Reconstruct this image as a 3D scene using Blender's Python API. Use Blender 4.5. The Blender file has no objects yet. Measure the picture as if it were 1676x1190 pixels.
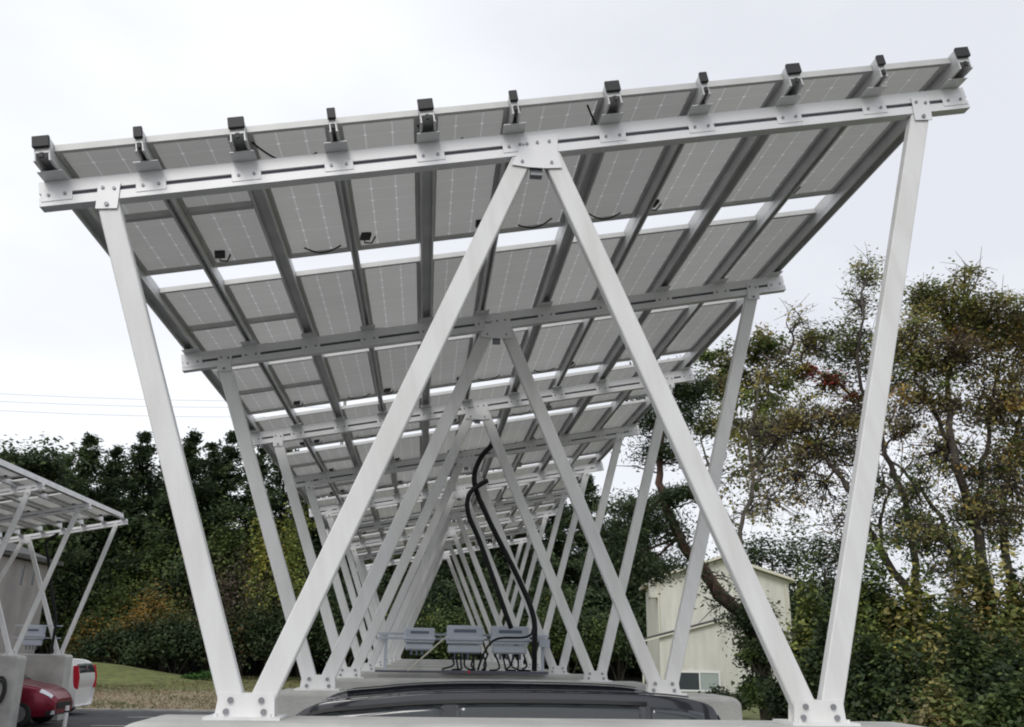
import bpy, math, random
import numpy as np
from mathutils import Vector, Matrix

S = bpy.context.scene
COL = S.collection
# ------------------------------------------------------------------ camera
PITCH, YAW, ROLL = math.radians(17.918), math.radians(5.138), math.radians(0.955)
CAM = Vector((2.1529, -4.5287, 2.0117))
fw = Vector((math.sin(YAW)*math.cos(PITCH), math.cos(YAW)*math.cos(PITCH), math.sin(PITCH)))
r0 = Vector((math.cos(YAW), -math.sin(YAW), 0)); u0 = r0.cross(fw)
rt = r0*math.cos(ROLL) + u0*math.sin(ROLL); up = -r0*math.sin(ROLL) + u0*math.cos(ROLL)
cd = bpy.data.cameras.new('camera'); cam = bpy.data.objects.new('camera', cd); COL.objects.link(cam)
cam.matrix_world = Matrix(((rt.x, up.x, -fw.x, CAM.x), (rt.y, up.y, -fw.y, CAM.y), (rt.z, up.z, -fw.z, CAM.z), (0, 0, 0, 1)))
cd.sensor_fit = 'HORIZONTAL'; cd.sensor_width = 36; cd.lens = 36*1448.17/1676
cd.clip_start = .05; cd.clip_end = 3000
S.camera = cam
S.cycles.filter_width = 2.0
# ------------------------------------------------------------------ world (overcast) and soft sun
SUN_EL, SUN_AZ = math.radians(42), math.radians(200)     # azimuth clockwise from +Y: behind the camera, a little left
w = bpy.data.worlds.new('World'); S.world = w; w.use_nodes = True
nt = w.node_tree; N = nt.nodes; L = nt.links
bg = N['Background']; bg.inputs['Strength'].default_value = 0.1
sky = N.new('ShaderNodeTexSky'); sky.sky_type = 'NISHITA'; sky.sun_disc = False
sky.sun_elevation = SUN_EL; sky.sun_rotation = SUN_AZ; sky.air_density = 1; sky.dust_density = 3
tc = N.new('ShaderNodeTexCoord'); mp = N.new('ShaderNodeMapping'); mp.inputs['Scale'].default_value = (1.2, 1.2, 3)
nz = N.new('ShaderNodeTexNoise'); nz.inputs['Scale'].default_value = 1.6; nz.inputs['Detail'].default_value = 5; nz.inputs['Roughness'].default_value = .45
rp = N.new('ShaderNodeValToRGB')
rp.color_ramp.elements[0].position = .3; rp.color_ramp.elements[0].color = (8.1, 8.3, 8.9, 1)
rp.color_ramp.elements[1].position = .62; rp.color_ramp.elements[1].color = (10.3, 10.5, 10.9, 1)
mx = N.new('ShaderNodeMix'); mx.data_type = 'RGBA'; mx.inputs['Factor'].default_value = .93
L.new(tc.outputs['Generated'], mp.inputs['Vector']); L.new(mp.outputs['Vector'], nz.inputs['Vector'])
sx = N.new('ShaderNodeSeparateXYZ'); L.new(tc.outputs['Generated'], sx.inputs[0])
g1 = N.new('ShaderNodeMath'); g1.operation = 'MULTIPLY_ADD'; L.new(sx.outputs['X'], g1.inputs[0]); g1.inputs[1].default_value = -.30; L.new(nz.outputs['Fac'], g1.inputs[2])
g2 = N.new('ShaderNodeMath'); g2.operation = 'MULTIPLY_ADD'; L.new(sx.outputs['Z'], g2.inputs[0]); g2.inputs[1].default_value = -.12; L.new(g1.outputs[0], g2.inputs[2])
L.new(g2.outputs[0], rp.inputs['Fac']); L.new(sky.outputs['Color'], mx.inputs['A']); L.new(rp.outputs['Color'], mx.inputs['B'])
L.new(mx.outputs['Result'], bg.inputs['Color'])
sd = bpy.data.lights.new('sun', 'SUN'); sd.energy = 1.3; sd.angle = math.radians(25); sd.color = (1, .975, .94)
so = bpy.data.objects.new('sun', sd); COL.objects.link(so)
sv = Vector((math.sin(SUN_AZ)*math.cos(SUN_EL), math.cos(SUN_AZ)*math.cos(SUN_EL), math.sin(SUN_EL)))
so.rotation_euler = sv.to_track_quat('Z', 'Y').to_euler(); so.location = sv*50
S.view_settings.view_transform = 'Standard'; S.view_settings.look = 'None'; S.view_settings.exposure = .06; S.view_settings.gamma = 1

def at(px, py, Y):
    """world point that stands at photograph pixel (px,py) at distance line Y"""
    D = fw + rt*(px-838)/1448.17 - up*(py-595)/1448.17
    return CAM + D*((Y-CAM.y)/D.y)

# ------------------------------------------------------------------ helpers
class MB:
    def __init__(s): s.v = []; s.f = []; s.m = []; s.sm = []
    def add(s, vs, fs, mi=0, smooth=False):
        b = len(s.v); s.v += [tuple(p) for p in vs]
        for f in fs: s.f.append([b+i for i in f]); s.m.append(mi); s.sm.append(smooth)
    def box(s, x0, x1, y0, y1, z0, z1, mi=0):
        s.add([(x0,y0,z0),(x1,y0,z0),(x1,y1,z0),(x0,y1,z0),(x0,y0,z1),(x1,y0,z1),(x1,y1,z1),(x0,y1,z1)],
              [(0,3,2,1),(4,5,6,7),(0,1,5,4),(1,2,6,5),(2,3,7,6),(3,0,4,7)], mi)
    def bar(s, a, b, wx, wy, mi=0, yaxis=(0,1,0)):
        """rectangular bar from a to b, depth wy along yaxis, width wx across"""
        a = Vector(a); b = Vector(b); d = (b-a).normalized(); y = Vector(yaxis)
        y = (y - d*y.dot(d)).normalized(); x = y.cross(d).normalized()
        vs = []
        for p in (a, b):
            for sx, sy in ((-1,-1),(1,-1),(1,1),(-1,1)): vs.append(p + x*sx*wx/2 + y*sy*wy/2)
        s.add(vs, [(0,1,2,3),(7,6,5,4),(0,4,5,1),(1,5,6,2),(2,6,7,3),(3,7,4,0)], mi)
    def prism(s, poly, y0, y1, mi=0):
        """polygon in x,z extruded along y"""
        n = len(poly)
        vs = [(p[0], y0, p[1]) for p in poly] + [(p[0], y1, p[1]) for p in poly]
        s.add(vs, [list(range(n)), list(range(2*n-1, n-1, -1))] + [(i, n+i, n+(i+1)%n, (i+1)%n) for i in range(n)], mi)
    def tube(s, pts, rad, n=8, mi=0):
        pts = [Vector(p) for p in pts]
        if not hasattr(rad, '__len__'): rad = [rad]*len(pts)
        ref = None; vs = []; k = len(pts)
        for i, p in enumerate(pts):
            d = (pts[min(i+1, k-1)] - pts[max(i-1, 0)])
            d = d.normalized() if d.length > 1e-9 else Vector((0,0,1))
            if ref is None: ref = Vector((1,0,0)) if abs(d.x) < .8 else Vector((0,1,0))
            a = (ref - d*ref.dot(d)).normalized(); b = d.cross(a); ref = a
            for j in range(n):
                t = 2*math.pi*j/n; vs.append(p + (a*math.cos(t) + b*math.sin(t))*rad[i])
        fs = [(i*n+j, i*n+(j+1)%n, (i+1)*n+(j+1)%n, (i+1)*n+j) for i in range(k-1) for j in range(n)]
        s.add(vs, fs, mi, True)
        s.add(vs[:n], [list(range(n-1, -1, -1))], mi); s.add(vs[-n:], [list(range(n))], mi)
    def cyl(s, c, axis, r, h, n=12, mi=0):
        a = Vector(axis).normalized(); c = Vector(c); s.tube([c - a*h/2, c + a*h/2], r, n, mi)
    def build(s, name, mats, parent=None, loc=(0,0,0), bevel=0, rot=None, seg=1):
        me = bpy.data.meshes.new(name); me.from_pydata(s.v, [], s.f)
        for m in (mats if isinstance(mats, (list, tuple)) else [mats]): me.materials.append(m)
        me.polygons.foreach_set('material_index', s.m); me.polygons.foreach_set('use_smooth', s.sm); me.update()
        o = bpy.data.objects.new(name, me); COL.objects.link(o); o.location = loc
        if rot: o.rotation_euler = rot
        if parent: o.parent = parent
        if bevel:
            b = o.modifiers.new('bevel', 'BEVEL'); b.width = bevel; b.segments = seg; b.limit_method = 'ANGLE'
        return o
def smooth(pts, n=6):
    P = [Vector(p) for p in pts]; P = [P[0]*2-P[1]] + P + [P[-1]*2-P[-2]]; out = []
    for i in range(1, len(P)-2):
        for j in range(n):
            t = j/n; a, b, c, d = P[i-1:i+3]
            out.append(.5*((2*b) + (c-a)*t + (2*a-5*b+4*c-d)*t*t + (3*b-a-3*c+d)*t**3))
    out.append(P[-2]); return out
def link(o, parent, loc, rot=None):
    c = o.copy(); COL.objects.link(c); c.parent = parent; c.location = loc
    if rot: c.rotation_euler = rot
    return c
def tag(o, label=None, cat=None, group=None, kind=None):
    if label: o['label'] = label
    if cat: o['category'] = cat
    if group: o['group'] = group
    if kind: o['kind'] = kind
    return o
def empty(name, loc, label, cat, group=None):
    o = bpy.data.objects.new(name, None); COL.objects.link(o); o.location = loc; o.empty_display_size = .2
    return tag(o, label, cat, group)

# ------------------------------------------------------------------ materials
def mat(name, col, rough=.6, metal=0, var=0, scale=5, col2=None, bump=0, bscale=30, spec=None, stretch=None, detail=6, lo=.35, hi=.65):
    m = bpy.data.materials.new(name); m.use_nodes = True; t = m.node_tree; p = t.nodes['Principled BSDF']
    p.inputs['Base Color'].default_value = (*col, 1); p.inputs['Roughness'].default_value = rough; p.inputs['Metallic'].default_value = metal
    if spec is not None: p.inputs['Specular IOR Level'].default_value = spec
    c = t.nodes.new('ShaderNodeTexCoord'); mpn = t.nodes.new('ShaderNodeMapping'); t.links.new(c.outputs['Object'], mpn.inputs['Vector'])
    if stretch: mpn.inputs['Scale'].default_value = stretch
    if var or col2:
        n = t.nodes.new('ShaderNodeTexNoise'); n.inputs['Scale'].default_value = scale; n.inputs['Detail'].default_value = detail
        t.links.new(mpn.outputs['Vector'], n.inputs['Vector'])
        r = t.nodes.new('ShaderNodeValToRGB'); r.color_ramp.elements[0].position = lo; r.color_ramp.elements[1].position = hi
        c2 = col2 or tuple(x*(1-var) for x in col)
        r.color_ramp.elements[0].color = (*c2, 1); r.color_ramp.elements[1].color = (*col, 1)
        t.links.new(n.outputs['Fac'], r.inputs['Fac']); t.links.new(r.outputs['Color'], p.inputs['Base Color'])
    if bump:
        n2 = t.nodes.new('ShaderNodeTexNoise'); n2.inputs['Scale'].default_value = bscale; n2.inputs['Detail'].default_value = 5
        t.links.new(mpn.outputs['Vector'], n2.inputs['Vector'])
        b = t.nodes.new('ShaderNodeBump'); b.inputs['Strength'].default_value = bump; b.inputs['Distance'].default_value = .02
        t.links.new(n2.outputs['Fac'], b.inputs['Height']); t.links.new(b.outputs['Normal'], p.inputs['Normal'])
    return m
M = {}
M['white'] = mat('white_powder_coat', (.74, .74, .735), .42, 0, col2=(.65, .645, .63), scale=3.5, stretch=(3,3,.5), detail=8, lo=.3, hi=.6, bump=.05, bscale=60)
M['beam'] = mat('anodised_aluminium', (.77, .77, .78), .38, .15, var=.07, scale=3)
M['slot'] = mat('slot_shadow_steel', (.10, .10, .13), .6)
M['rail'] = mat('rail_aluminium', (.68, .68, .68), .42, .2, var=.15, scale=4)
M['pframe'] = mat('panel_frame_aluminium', (.58, .58, .57), .45, .15, var=.1, scale=6)
M['black'] = mat('black_rubber', (.018, .018, .02), .55)
M['bolt'] = mat('steel_bolt', (.26, .26, .28), .4, .4)
M['concrete'] = mat('cast_concrete', (.50, .50, .47), .85, 0, col2=(.36, .36, .34), scale=2.5, bump=.25, bscale=40)
M['inverter'] = mat('inverter_grey_blue', (.50, .54, .61), .45, 0, var=.08, scale=5)
M['invdark'] = mat('inverter_dark_panel', (.12, .14, .19), .4)
M['pipe'] = mat('black_conduit', (.010, .010, .011), .6, spec=.25)
M['red_dot'] = mat('red_plastic', (.55, .03, .03), .4)
M['glass'] = mat('car_glass', (.035, .04, .045), .05, 0, spec=.8)
M['tyre'] = mat('tyre_rubber', (.02, .02, .02), .8)
M['rim'] = mat('alloy_rim', (.5, .5, .52), .3, .8)
M['carblack'] = mat('dark_metallic_paint', (.012, .013, .020), .16, .15, var=.2, scale=20)
M['carblack'].node_tree.nodes['Principled BSDF'].inputs['Coat Weight'].default_value = 1
M['carred'] = mat('red_metallic_paint', (.19, .008, .028), .2, .3)
M['carwhite'] = mat('white_car_paint', (.78, .78, .77), .2, 0)
M['silver'] = mat('bright_trim', (.62, .63, .65), .25, .6)
M['lamp_red'] = mat('red_tail_lens', (.50, .01, .03), .15)
M['lamp_clear'] = mat('clear_lamp_lens', (.7, .72, .75), .08, .3)
M['cream'] = mat('cream_siding', (.66, .655, .59), .8, 0, col2=(.56, .55, .49), scale=1.6, stretch=(1.5,1.5,.35), detail=9)
M['creamtrim'] = mat('cream_trim', (.62, .60, .50), .7)
M['greywall'] = mat('grey_render', (.34, .33, .32), .85, 0, col2=(.25, .24, .24), scale=.9)
M['roofdark'] = mat('dark_roof_tile', (.09, .09, .09), .7, 0, var=.3, scale=3)
M['winglass'] = mat('window_glass', (.05, .06, .07), .08, 0, spec=.7)
M['curtain'] = mat('pale_curtain', (.35, .40, .38), .8)
M['bark'] = mat('brown_bark', (.085, .07, .058), .9, 0, col2=(.035, .029, .025), scale=7, bump=.6, bscale=14, stretch=(1,1,.3))
M['pinebark'] = mat('reddish_pine_bark', (.11, .06, .045), .9, 0, col2=(.035, .022, .018), scale=6, bump=.6, bscale=12, stretch=(1,1,.3))
M['palebark'] = mat('grey_bark', (.16, .14, .12), .9, 0, col2=(.08, .07, .06), scale=6)
M['asphalt'] = mat('asphalt', (.085, .085, .09), .9, 0, col2=(.055, .055, .06), scale=1.5, bump=.4, bscale=90)
M['brown'] = mat('dry_grass_soil', (.30, .24, .16), .95, 0, col2=(.17, .15, .08), scale=2.5, detail=10, bump=.6, bscale=12)
M['grass'] = mat('green_verge', (.16, .17, .05), .95, 0, col2=(.08, .10, .03), scale=2, detail=10, bump=.5, bscale=15)
M['hill'] = mat('wooded_hill', (.04, .05, .025), .95, 0, col2=(.02, .026, .014), scale=.5, bump=1, bscale=3)
M['wire'] = mat('wire_black', (.03, .03, .03), .6)
M['pole'] = mat('pole_concrete', (.3, .3, .29), .8)

def panel_material():
    """glass laminate of grey cells; the thin seams between the cell strings let daylight through"""
    m = bpy.data.materials.new('bifacial_laminate'); m.use_nodes = True; t = m.node_tree; n = t.nodes; l = t.links
    n.remove(n['Principled BSDF']); out = n['Material Output']
    tcn = n.new('ShaderNodeTexCoord'); sp = n.new('ShaderNodeSeparateXYZ'); l.new(tcn.outputs['Object'], sp.inputs[0])
    def math_(op, a, b=None, c=None):
        q = n.new('ShaderNodeMath'); q.operation = op
        for i, x in enumerate((a, b, c)):
            if x is None: continue
            if isinstance(x, (int, float)): q.inputs[i].default_value = x
            else: l.new(x, q.inputs[i])
        return q.outputs[0]
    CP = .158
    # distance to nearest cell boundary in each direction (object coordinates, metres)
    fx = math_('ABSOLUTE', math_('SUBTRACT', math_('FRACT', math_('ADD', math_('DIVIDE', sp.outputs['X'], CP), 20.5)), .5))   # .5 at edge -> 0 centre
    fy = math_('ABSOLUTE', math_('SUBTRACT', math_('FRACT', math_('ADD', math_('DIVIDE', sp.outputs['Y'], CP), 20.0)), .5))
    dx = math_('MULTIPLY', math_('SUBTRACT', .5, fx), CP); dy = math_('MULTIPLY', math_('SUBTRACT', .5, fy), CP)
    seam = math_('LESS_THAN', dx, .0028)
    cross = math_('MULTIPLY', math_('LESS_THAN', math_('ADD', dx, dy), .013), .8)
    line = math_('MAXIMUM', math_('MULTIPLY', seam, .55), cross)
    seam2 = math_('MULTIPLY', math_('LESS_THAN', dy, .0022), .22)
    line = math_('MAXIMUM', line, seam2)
    oi = n.new('ShaderNodeObjectInfo')
    nz = n.new('ShaderNodeTexNoise'); nz.inputs['Scale'].default_value = 3; l.new(tcn.outputs['Object'], nz.inputs['Vector'])
    k = math_('ADD', math_('MULTIPLY', oi.outputs['Random'], .24), math_('MULTIPLY', nz.outputs['Fac'], .14)); k = math_('ADD', k, .82)
    mixc = n.new('ShaderNodeMix'); mixc.data_type = 'RGBA'
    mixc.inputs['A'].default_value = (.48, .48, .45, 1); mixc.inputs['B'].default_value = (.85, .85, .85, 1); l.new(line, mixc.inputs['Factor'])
    sc = n.new('ShaderNodeVectorMath'); sc.operation = 'SCALE'; l.new(mixc.outputs['Result'], sc.inputs[0]); l.new(k, sc.inputs['Scale'])
    df = n.new('ShaderNodeBsdfDiffuse'); l.new(sc.outputs[0], df.inputs['Color'])
    tr = n.new('ShaderNodeBsdfTranslucent')
    mixt = n.new('ShaderNodeMix'); mixt.data_type = 'RGBA'
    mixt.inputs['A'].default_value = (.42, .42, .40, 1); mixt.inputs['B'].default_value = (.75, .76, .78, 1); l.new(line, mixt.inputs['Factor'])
    sc2 = n.new('ShaderNodeVectorMath'); sc2.operation = 'SCALE'; l.new(mixt.outputs['Result'], sc2.inputs[0]); l.new(k, sc2.inputs['Scale'])
    l.new(sc2.outputs[0], tr.inputs['Color'])
    ms = n.new('ShaderNodeMixShader'); ms.inputs[0].default_value = .42; l.new(df.outputs[0], ms.inputs[1]); l.new(tr.outputs[0], ms.inputs[2])
    gl = n.new('ShaderNodeBsdfGlossy'); gl.inputs['Roughness'].default_value = .25; gl.inputs['Color'].default_value = (.8, .8, .8, 1)
    lw = n.new('ShaderNodeFresnel'); lw.inputs['IOR'].default_value = 1.35
    m2 = n.new('ShaderNodeMixShader'); l.new(lw.outputs[0], m2.inputs[0]); l.new(ms.outputs[0], m2.inputs[1]); l.new(gl.outputs[0], m2.inputs[2])
    l.new(m2.outputs[0], out.inputs['Surface'])
    return m
M['laminate'] = panel_material()

def leaf_material():
    m = bpy.data.materials.new('leaves'); m.use_nodes = True; t = m.node_tree; n = t.nodes; l = t.links
    p = n['Principled BSDF']; p.inputs['Roughness'].default_value = .55; p.inputs['Specular IOR Level'].default_value = .25
    a = n.new('ShaderNodeAttribute'); a.attribute_name = 'tint'; l.new(a.outputs['Color'], p.inputs['Base Color'])
    tr = n.new('ShaderNodeBsdfTranslucent'); l.new(a.outputs['Color'], tr.inputs['Color'])
    ms = n.new('ShaderNodeMixShader'); ms.inputs[0].default_value = .35
    l.new(p.outputs[0], ms.inputs[1]); l.new(tr.outputs[0], ms.inputs[2]); l.new(ms.outputs[0], n['Material Output'].inputs['Surface'])
    return m
M['leaf'] = leaf_material()

# ------------------------------------------------------------------ carport
ZF = 1.8                       # level of the leg feet
Z0, SL = 2.426+ZF, math.atan((3.475-2.426)/5.4)
BAY = 2.957; CS, SN = math.cos(SL), math.sin(SL); LEN = 5.4/CS
RX = [.09, .57, 1.07, 1.57, 2.08, 2.57, 3.14, 3.68, 4.23, 4.78, 5.31]      # rail positions along the beam (x)
LEG = dict(LO=.341, AL=2.60, AR=2.76, RO=5.07, FLo=1.264, FLi=1.427, FRi=4.014, FRo=4.169)
def roofpt(x, y, h): s = x/CS; return Vector((s*CS - h*SN, y, Z0 + s*SN + h*CS))
def zb(x): return Z0 + math.tan(SL)*x
ROT = (0, -SL, 0)
ROWP = BAY*2/3; PL = 1.66
def carport(root, ys, rows, y_front, maxpanels=100, taper=0):
    # ---- W-shaped support frames
    for k, Y in enumerate(ys):
        b = MB()     # sloping cross beam in roof coordinates: upper box, recessed slot, lower lip
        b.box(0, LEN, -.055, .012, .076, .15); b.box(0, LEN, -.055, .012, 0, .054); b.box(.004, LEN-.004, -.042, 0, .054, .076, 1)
        for x in RX:
            s = x/CS; b.box(s-.08, s+.08, -.0585, -.0551, .026, .10)
            b.box(s-.065, s+.065, -.15, .04, .1502, .157)
            for dx in (-.042, .042): b.cyl((s+dx, -.061, .064), (0,1,0), .009, .008, 8, 2)
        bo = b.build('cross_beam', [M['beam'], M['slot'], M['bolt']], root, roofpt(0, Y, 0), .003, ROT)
        inv = Matrix.Translation(roofpt(0, Y, 0)) @ Matrix.Rotation(-SL, 4, 'Y'); inv = inv.inverted()
        def sub(mb, name, mats, bevel=0):
            mb.v = [tuple(inv @ Vector(p)) for p in mb.v]; return mb.build(name, mats, bo, bevel=bevel)
        yc = Y
        for a, c in (('LO','FLo'), ('AL','FLi'), ('AR','FRi'), ('RO','FRo')):
            top = Vector((LEG[a], yc, zb(LEG[a])-.004)); bot = Vector((LEG[c], yc, ZF)); d = (bot-top).normalized()
            bot2 = bot + d*.085
            m = MB(); m.bar(top+Vector((0,-.020,0)), bot2+Vector((0,-.020,0)), .112, .064); sub(m, 'leg', M['white'], .006)
        for xa, xb in ((LEG['FLo'], LEG['FLi']), (LEG['FRi'], LEG['FRo'])):
            m = MB(); c = (xa+xb)/2
            m.prism([(xa-.045, ZF), (xb+.045, ZF), (xb+.055, ZF-.11), (xa-.055, ZF-.11)], yc-.057, yc-.0525)
            m.prism([(xa-.045, ZF), (xb+.045, ZF), (xb+.055, ZF-.11), (xa-.055, ZF-.11)], yc+.0125, yc+.018)
            m.box(xa-.09, xb+.09, yc-.13, yc+.13, ZF-.112, ZF-.100)
            for dx, dz in ((-.07, -.03), (.07, -.03), (-.085, -.08), (.085, -.08)):
                m.cyl((c+dx, yc-.062, ZF+dz), (0,1,0), .014, .012, 8, 1)
            for dx in (-.12, .12): m.cyl((c+dx, yc-.1, ZF-.095), (0,0,1), .010, .02, 8, 0)
            sub(m, 'foot_plate', [M['white'], M['bolt']])
        for x in (LEG['LO'], LEG['RO']):
            m = MB(); z = zb(x)
            m.prism([(x-.058, z+.10), (x+.058, z+.105), (x+.062, z-.05), (x-.05, z-.06)], yc-.0635, yc-.0587)
            for dx in (-.03, .03): m.cyl((x+dx, yc-.067, z+.068), (0,1,0), .009, .008, 8, 1)
            m.cyl((x+.005, yc-.067, z-.03), (0,1,0), .012, .012, 8, 1)
            sub(m, 'leg_plate', [M['beam'], M['bolt']])
        m = MB(); c = 2.68; z = zb(c)
        m.prism([(c-.10, z+.10), (c+.12, z+.135), (c+.12, z+.02), (c+.145, z-.085), (c+.05, z-.095), (c-.05, z-.095), (c-.145, z-.085), (c-.11, z+.0)], yc-.0635, yc-.0587)
        for dx, dz in ((-.12+.02, .05), (-.06, .056), (.0, .07), (.07, .083), (-.085, -.06), (.085, -.055)):
            m.cyl((c+dx, yc-.067, z+dz), (0,1,0), .009, .008, 8, 1)
        m.box(c-.035, c+.035, yc-.04, yc+.01, z-.13, z-.006, 1)
        sub(m, 'gusset_plate', [M['beam'], M['bolt']])
    # ---- rails
    yf = y_front-.055; yb = y_front + rows*ROWP + .02
    for i, x in enumerate(RX):
        wd = .080 if i % 2 == 0 else .040
        m = MB(); hw = wd/2
        m.box(-hw, hw, yf, yb, .205, .292)                         # upper closed box
        m.box(-hw, -hw+.008, yf, yb, .162, .205); m.box(hw-.008, hw, yf, yb, .162, .205)   # open lower channel
        m.box(-hw-.006, -hw+.008, yf, yb, .159, .165); m.box(hw-.008, hw+.006, yf, yb, .159, .165)
        o = m.build('rail', M['rail'], root, roofpt(x, 0, 0), .0015, ROT)
        cpm = MB(); cpm.box(-hw-.003, hw+.003, yf-.022, yf-.001, .232, .298); cpm.box(-.011, .011, yf-.012, yf-.001, .172, .205)
        cpm.build('end_cap', M['black'], o, bevel=.003)
    # ---- panels
    def frame_mb(w, l, cross=False):
        m = MB(); t = .011
        m.box(-w/2, w/2, 0, t, .243, .281); m.box(-w/2, w/2, l-t, l, .243, .281)
        m.box(-w/2, -w/2+t, t, l-t, .243, .281); m.box(w/2-t, w/2, t, l-t, .243, .281)
        m.box(-w/2+t, -w/2+.028, t, l-t, .243, .246); m.box(w/2-.028, w/2-t, t, l-t, .243, .246)
        m.box(-w/2+.028, w/2-.028, t, .028, .243, .246); m.box(-w/2+.028, w/2-.028, l-.028, l-t, .243, .246)
        if cross: m.box(-w/2+t, w/2-t, l/2-.02, l/2+.02, .238, .276)
        return m
    def sheet_mb(w, l):
        m = MB(); m.add([(-w/2+.011, .011-l/2, .277), (w/2-.011, .011-l/2, .277), (w/2-.011, l/2-.011, .277), (-w/2+.011, l/2-.011, .277)], [(0,3,2,1)]); return m
    protos = {}; cnt = 0; rest = MB(); restsheet = MB()
    rnd = random.Random(5)
    jb = MB(); jb.box(-.035, .035, -.045, .045, .255, .2755); jb.tube([(0, .04, .262), (.0, .07, .250), (.05, .06, .24), (.07, .0, .262)], .006, 6)
    lp = MB(); lp.tube([(-.13+.26*t/10, .03*math.sin(math.pi*t/10)*(1 if t < 5 else .8), .262-.035*math.sin(math.pi*t/10)) for t in range(11)], .006, 6)
    jb_me = lp_me = None
    for r in range(rows):
        y = y_front + r*ROWP
        for c in range(10):
            xa = RX[c]/CS + (.042 if c % 2 == 0 else .022); xb = RX[c+1]/CS - (.022 if c % 2 == 0 else .042)
            wd = xb-xa; sm = (xa+xb)/2; cross = c < 2
            base = roofpt(0, 0, 0)
            loc = Vector((base.x + sm*CS, y, base.z + sm*SN))
            if cnt >= maxpanels:
                for src, dst in ((frame_mb(wd, PL, cross), rest), (sheet_mb(wd, PL), restsheet)):
                    off = Vector((sm, y + (PL/2 if dst is restsheet else 0), 0))
                    dst.add([Vector(v)+off for v in src.v], src.f)
                continue
            key = (c,)
            if key not in protos:
                f = frame_mb(wd, PL, cross).build('solar_panel', M['pframe'], root, loc, 0, ROT)
                s_ = sheet_mb(wd, PL).build('cell_sheet', M['laminate'], f, (0, PL/2, 0))
                protos[key] = (f, s_)
            else:
                f0, s0 = protos[key]
                f = link(f0, root, loc, ROT); s_ = link(s0, f, (0, PL/2, 0))
            # junction boxes and cable loops by the far edge
            if c in (1, 3, 4, 7, 9) or (c == 0 and r % 2):
                side = -1 if c % 2 else 1
                if jb_me is None: jo = jb.build('junction_box', M['black'], f); jb_me = jo
                else: jo = link(jb_me, f, (0,0,0))
                jo.location = (side*(wd/2-.07), PL-.13-.05*rnd.random(), 0); jo.rotation_euler = (0, 0, 0 if side > 0 else .2)
            elif c in (2, 5, 6) :
                if lp_me is None: lo_ = lp.build('cable', M['black'], f); lp_me = lo_
                else: lo_ = link(lp_me, f, (0,0,0))
                lo_.location = (rnd.uniform(-.05, .05), PL-.10, 0); lo_.rotation_euler = (0, 0, rnd.uniform(-.2, .2))
            cnt += 1
    if rest.v:
        o = rest.build('solar_panel', M['pframe'], root, roofpt(0, 0, 0), 0, ROT); o['kind'] = 'stuff'
        restsheet.build('cell_sheet', M['laminate'], o)

main = empty('solar_carport', (0,0,0), 'large white steel solar carport on W-shaped frames, filling the picture and seen from below', 'solar carport', 'solar carports in the car park')
YS = [k*BAY for k in range(9)]
carport(main, YS, 12, -.19)
for x0, x1, dr in ((1.10, 1.45, .10), (2.02, 2.30, .13), (3.02, 3.16, .11)):
    m = MB(); m.tube(smooth([roofpt(x0+(x1-x0)*q/6, -.10+.22*q/6, .262-dr*math.sin(math.pi*q/6)) for q in range(7)], 3), .006, 6); m.build('cable', M['black'], main)
DX, DY = -11.90, 22.13
left = empty('solar_carport', (DX, 0, 0), 'farther solar carport at the left edge of the picture, beside the grey house', 'solar carport', 'solar carports in the car park')
YL = [DY - k*BAY for k in range(4, -1, -1)]
carport(left, YL, 6, YL[0]-.19, 60)

# ------------------------------------------------------------------ concrete blocks
def block(x0, x1, Y, label, first=False):
    m = MB(); t = .25; z = ZF-.112
    m.prism([(x0-.03, 0), (x1+.03, 0), (x1, z-.05), (x1-.06, z), (x0+.06, z), (x0, z-.05)], -t, t)
    o = m.build('concrete_block', M['concrete'], None, (0, Y, 0), .035, seg=3)
    tag(o, label, 'concrete block', 'concrete blocks carrying the carport legs')
ordn = ['second', 'third', 'fourth', 'fifth', 'sixth', 'seventh', 'eighth', 'farthest']
block(.84, 4.68, -.03, 'long pale concrete block along the bottom edge, in front of the dark car')
for k in range(1, 9):
    lab = {1: 'concrete block right behind the dark car, its left end seen between two white legs',
           8: 'farthest concrete block under the large carport, tiny behind the inverters'}.get(k, ordn[k-1] + ' concrete block from the front under the large carport')
    block(1.0, 4.66, YS[k]-.03, lab)
ll = ['fifth concrete block from the far end of the left carport', 'fourth concrete block from the far end of the left carport', 'third concrete block from the far end of the left carport', 'tall concrete block cropped by the left edge of the picture, left of the red car', 'concrete block under the last frame of the left carport, between the red and white cars']
for k, Y in enumerate(YL): block(DX+1.0, DX+(4.38 if k == 3 else 4.40), Y-.03, ll[k])

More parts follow.
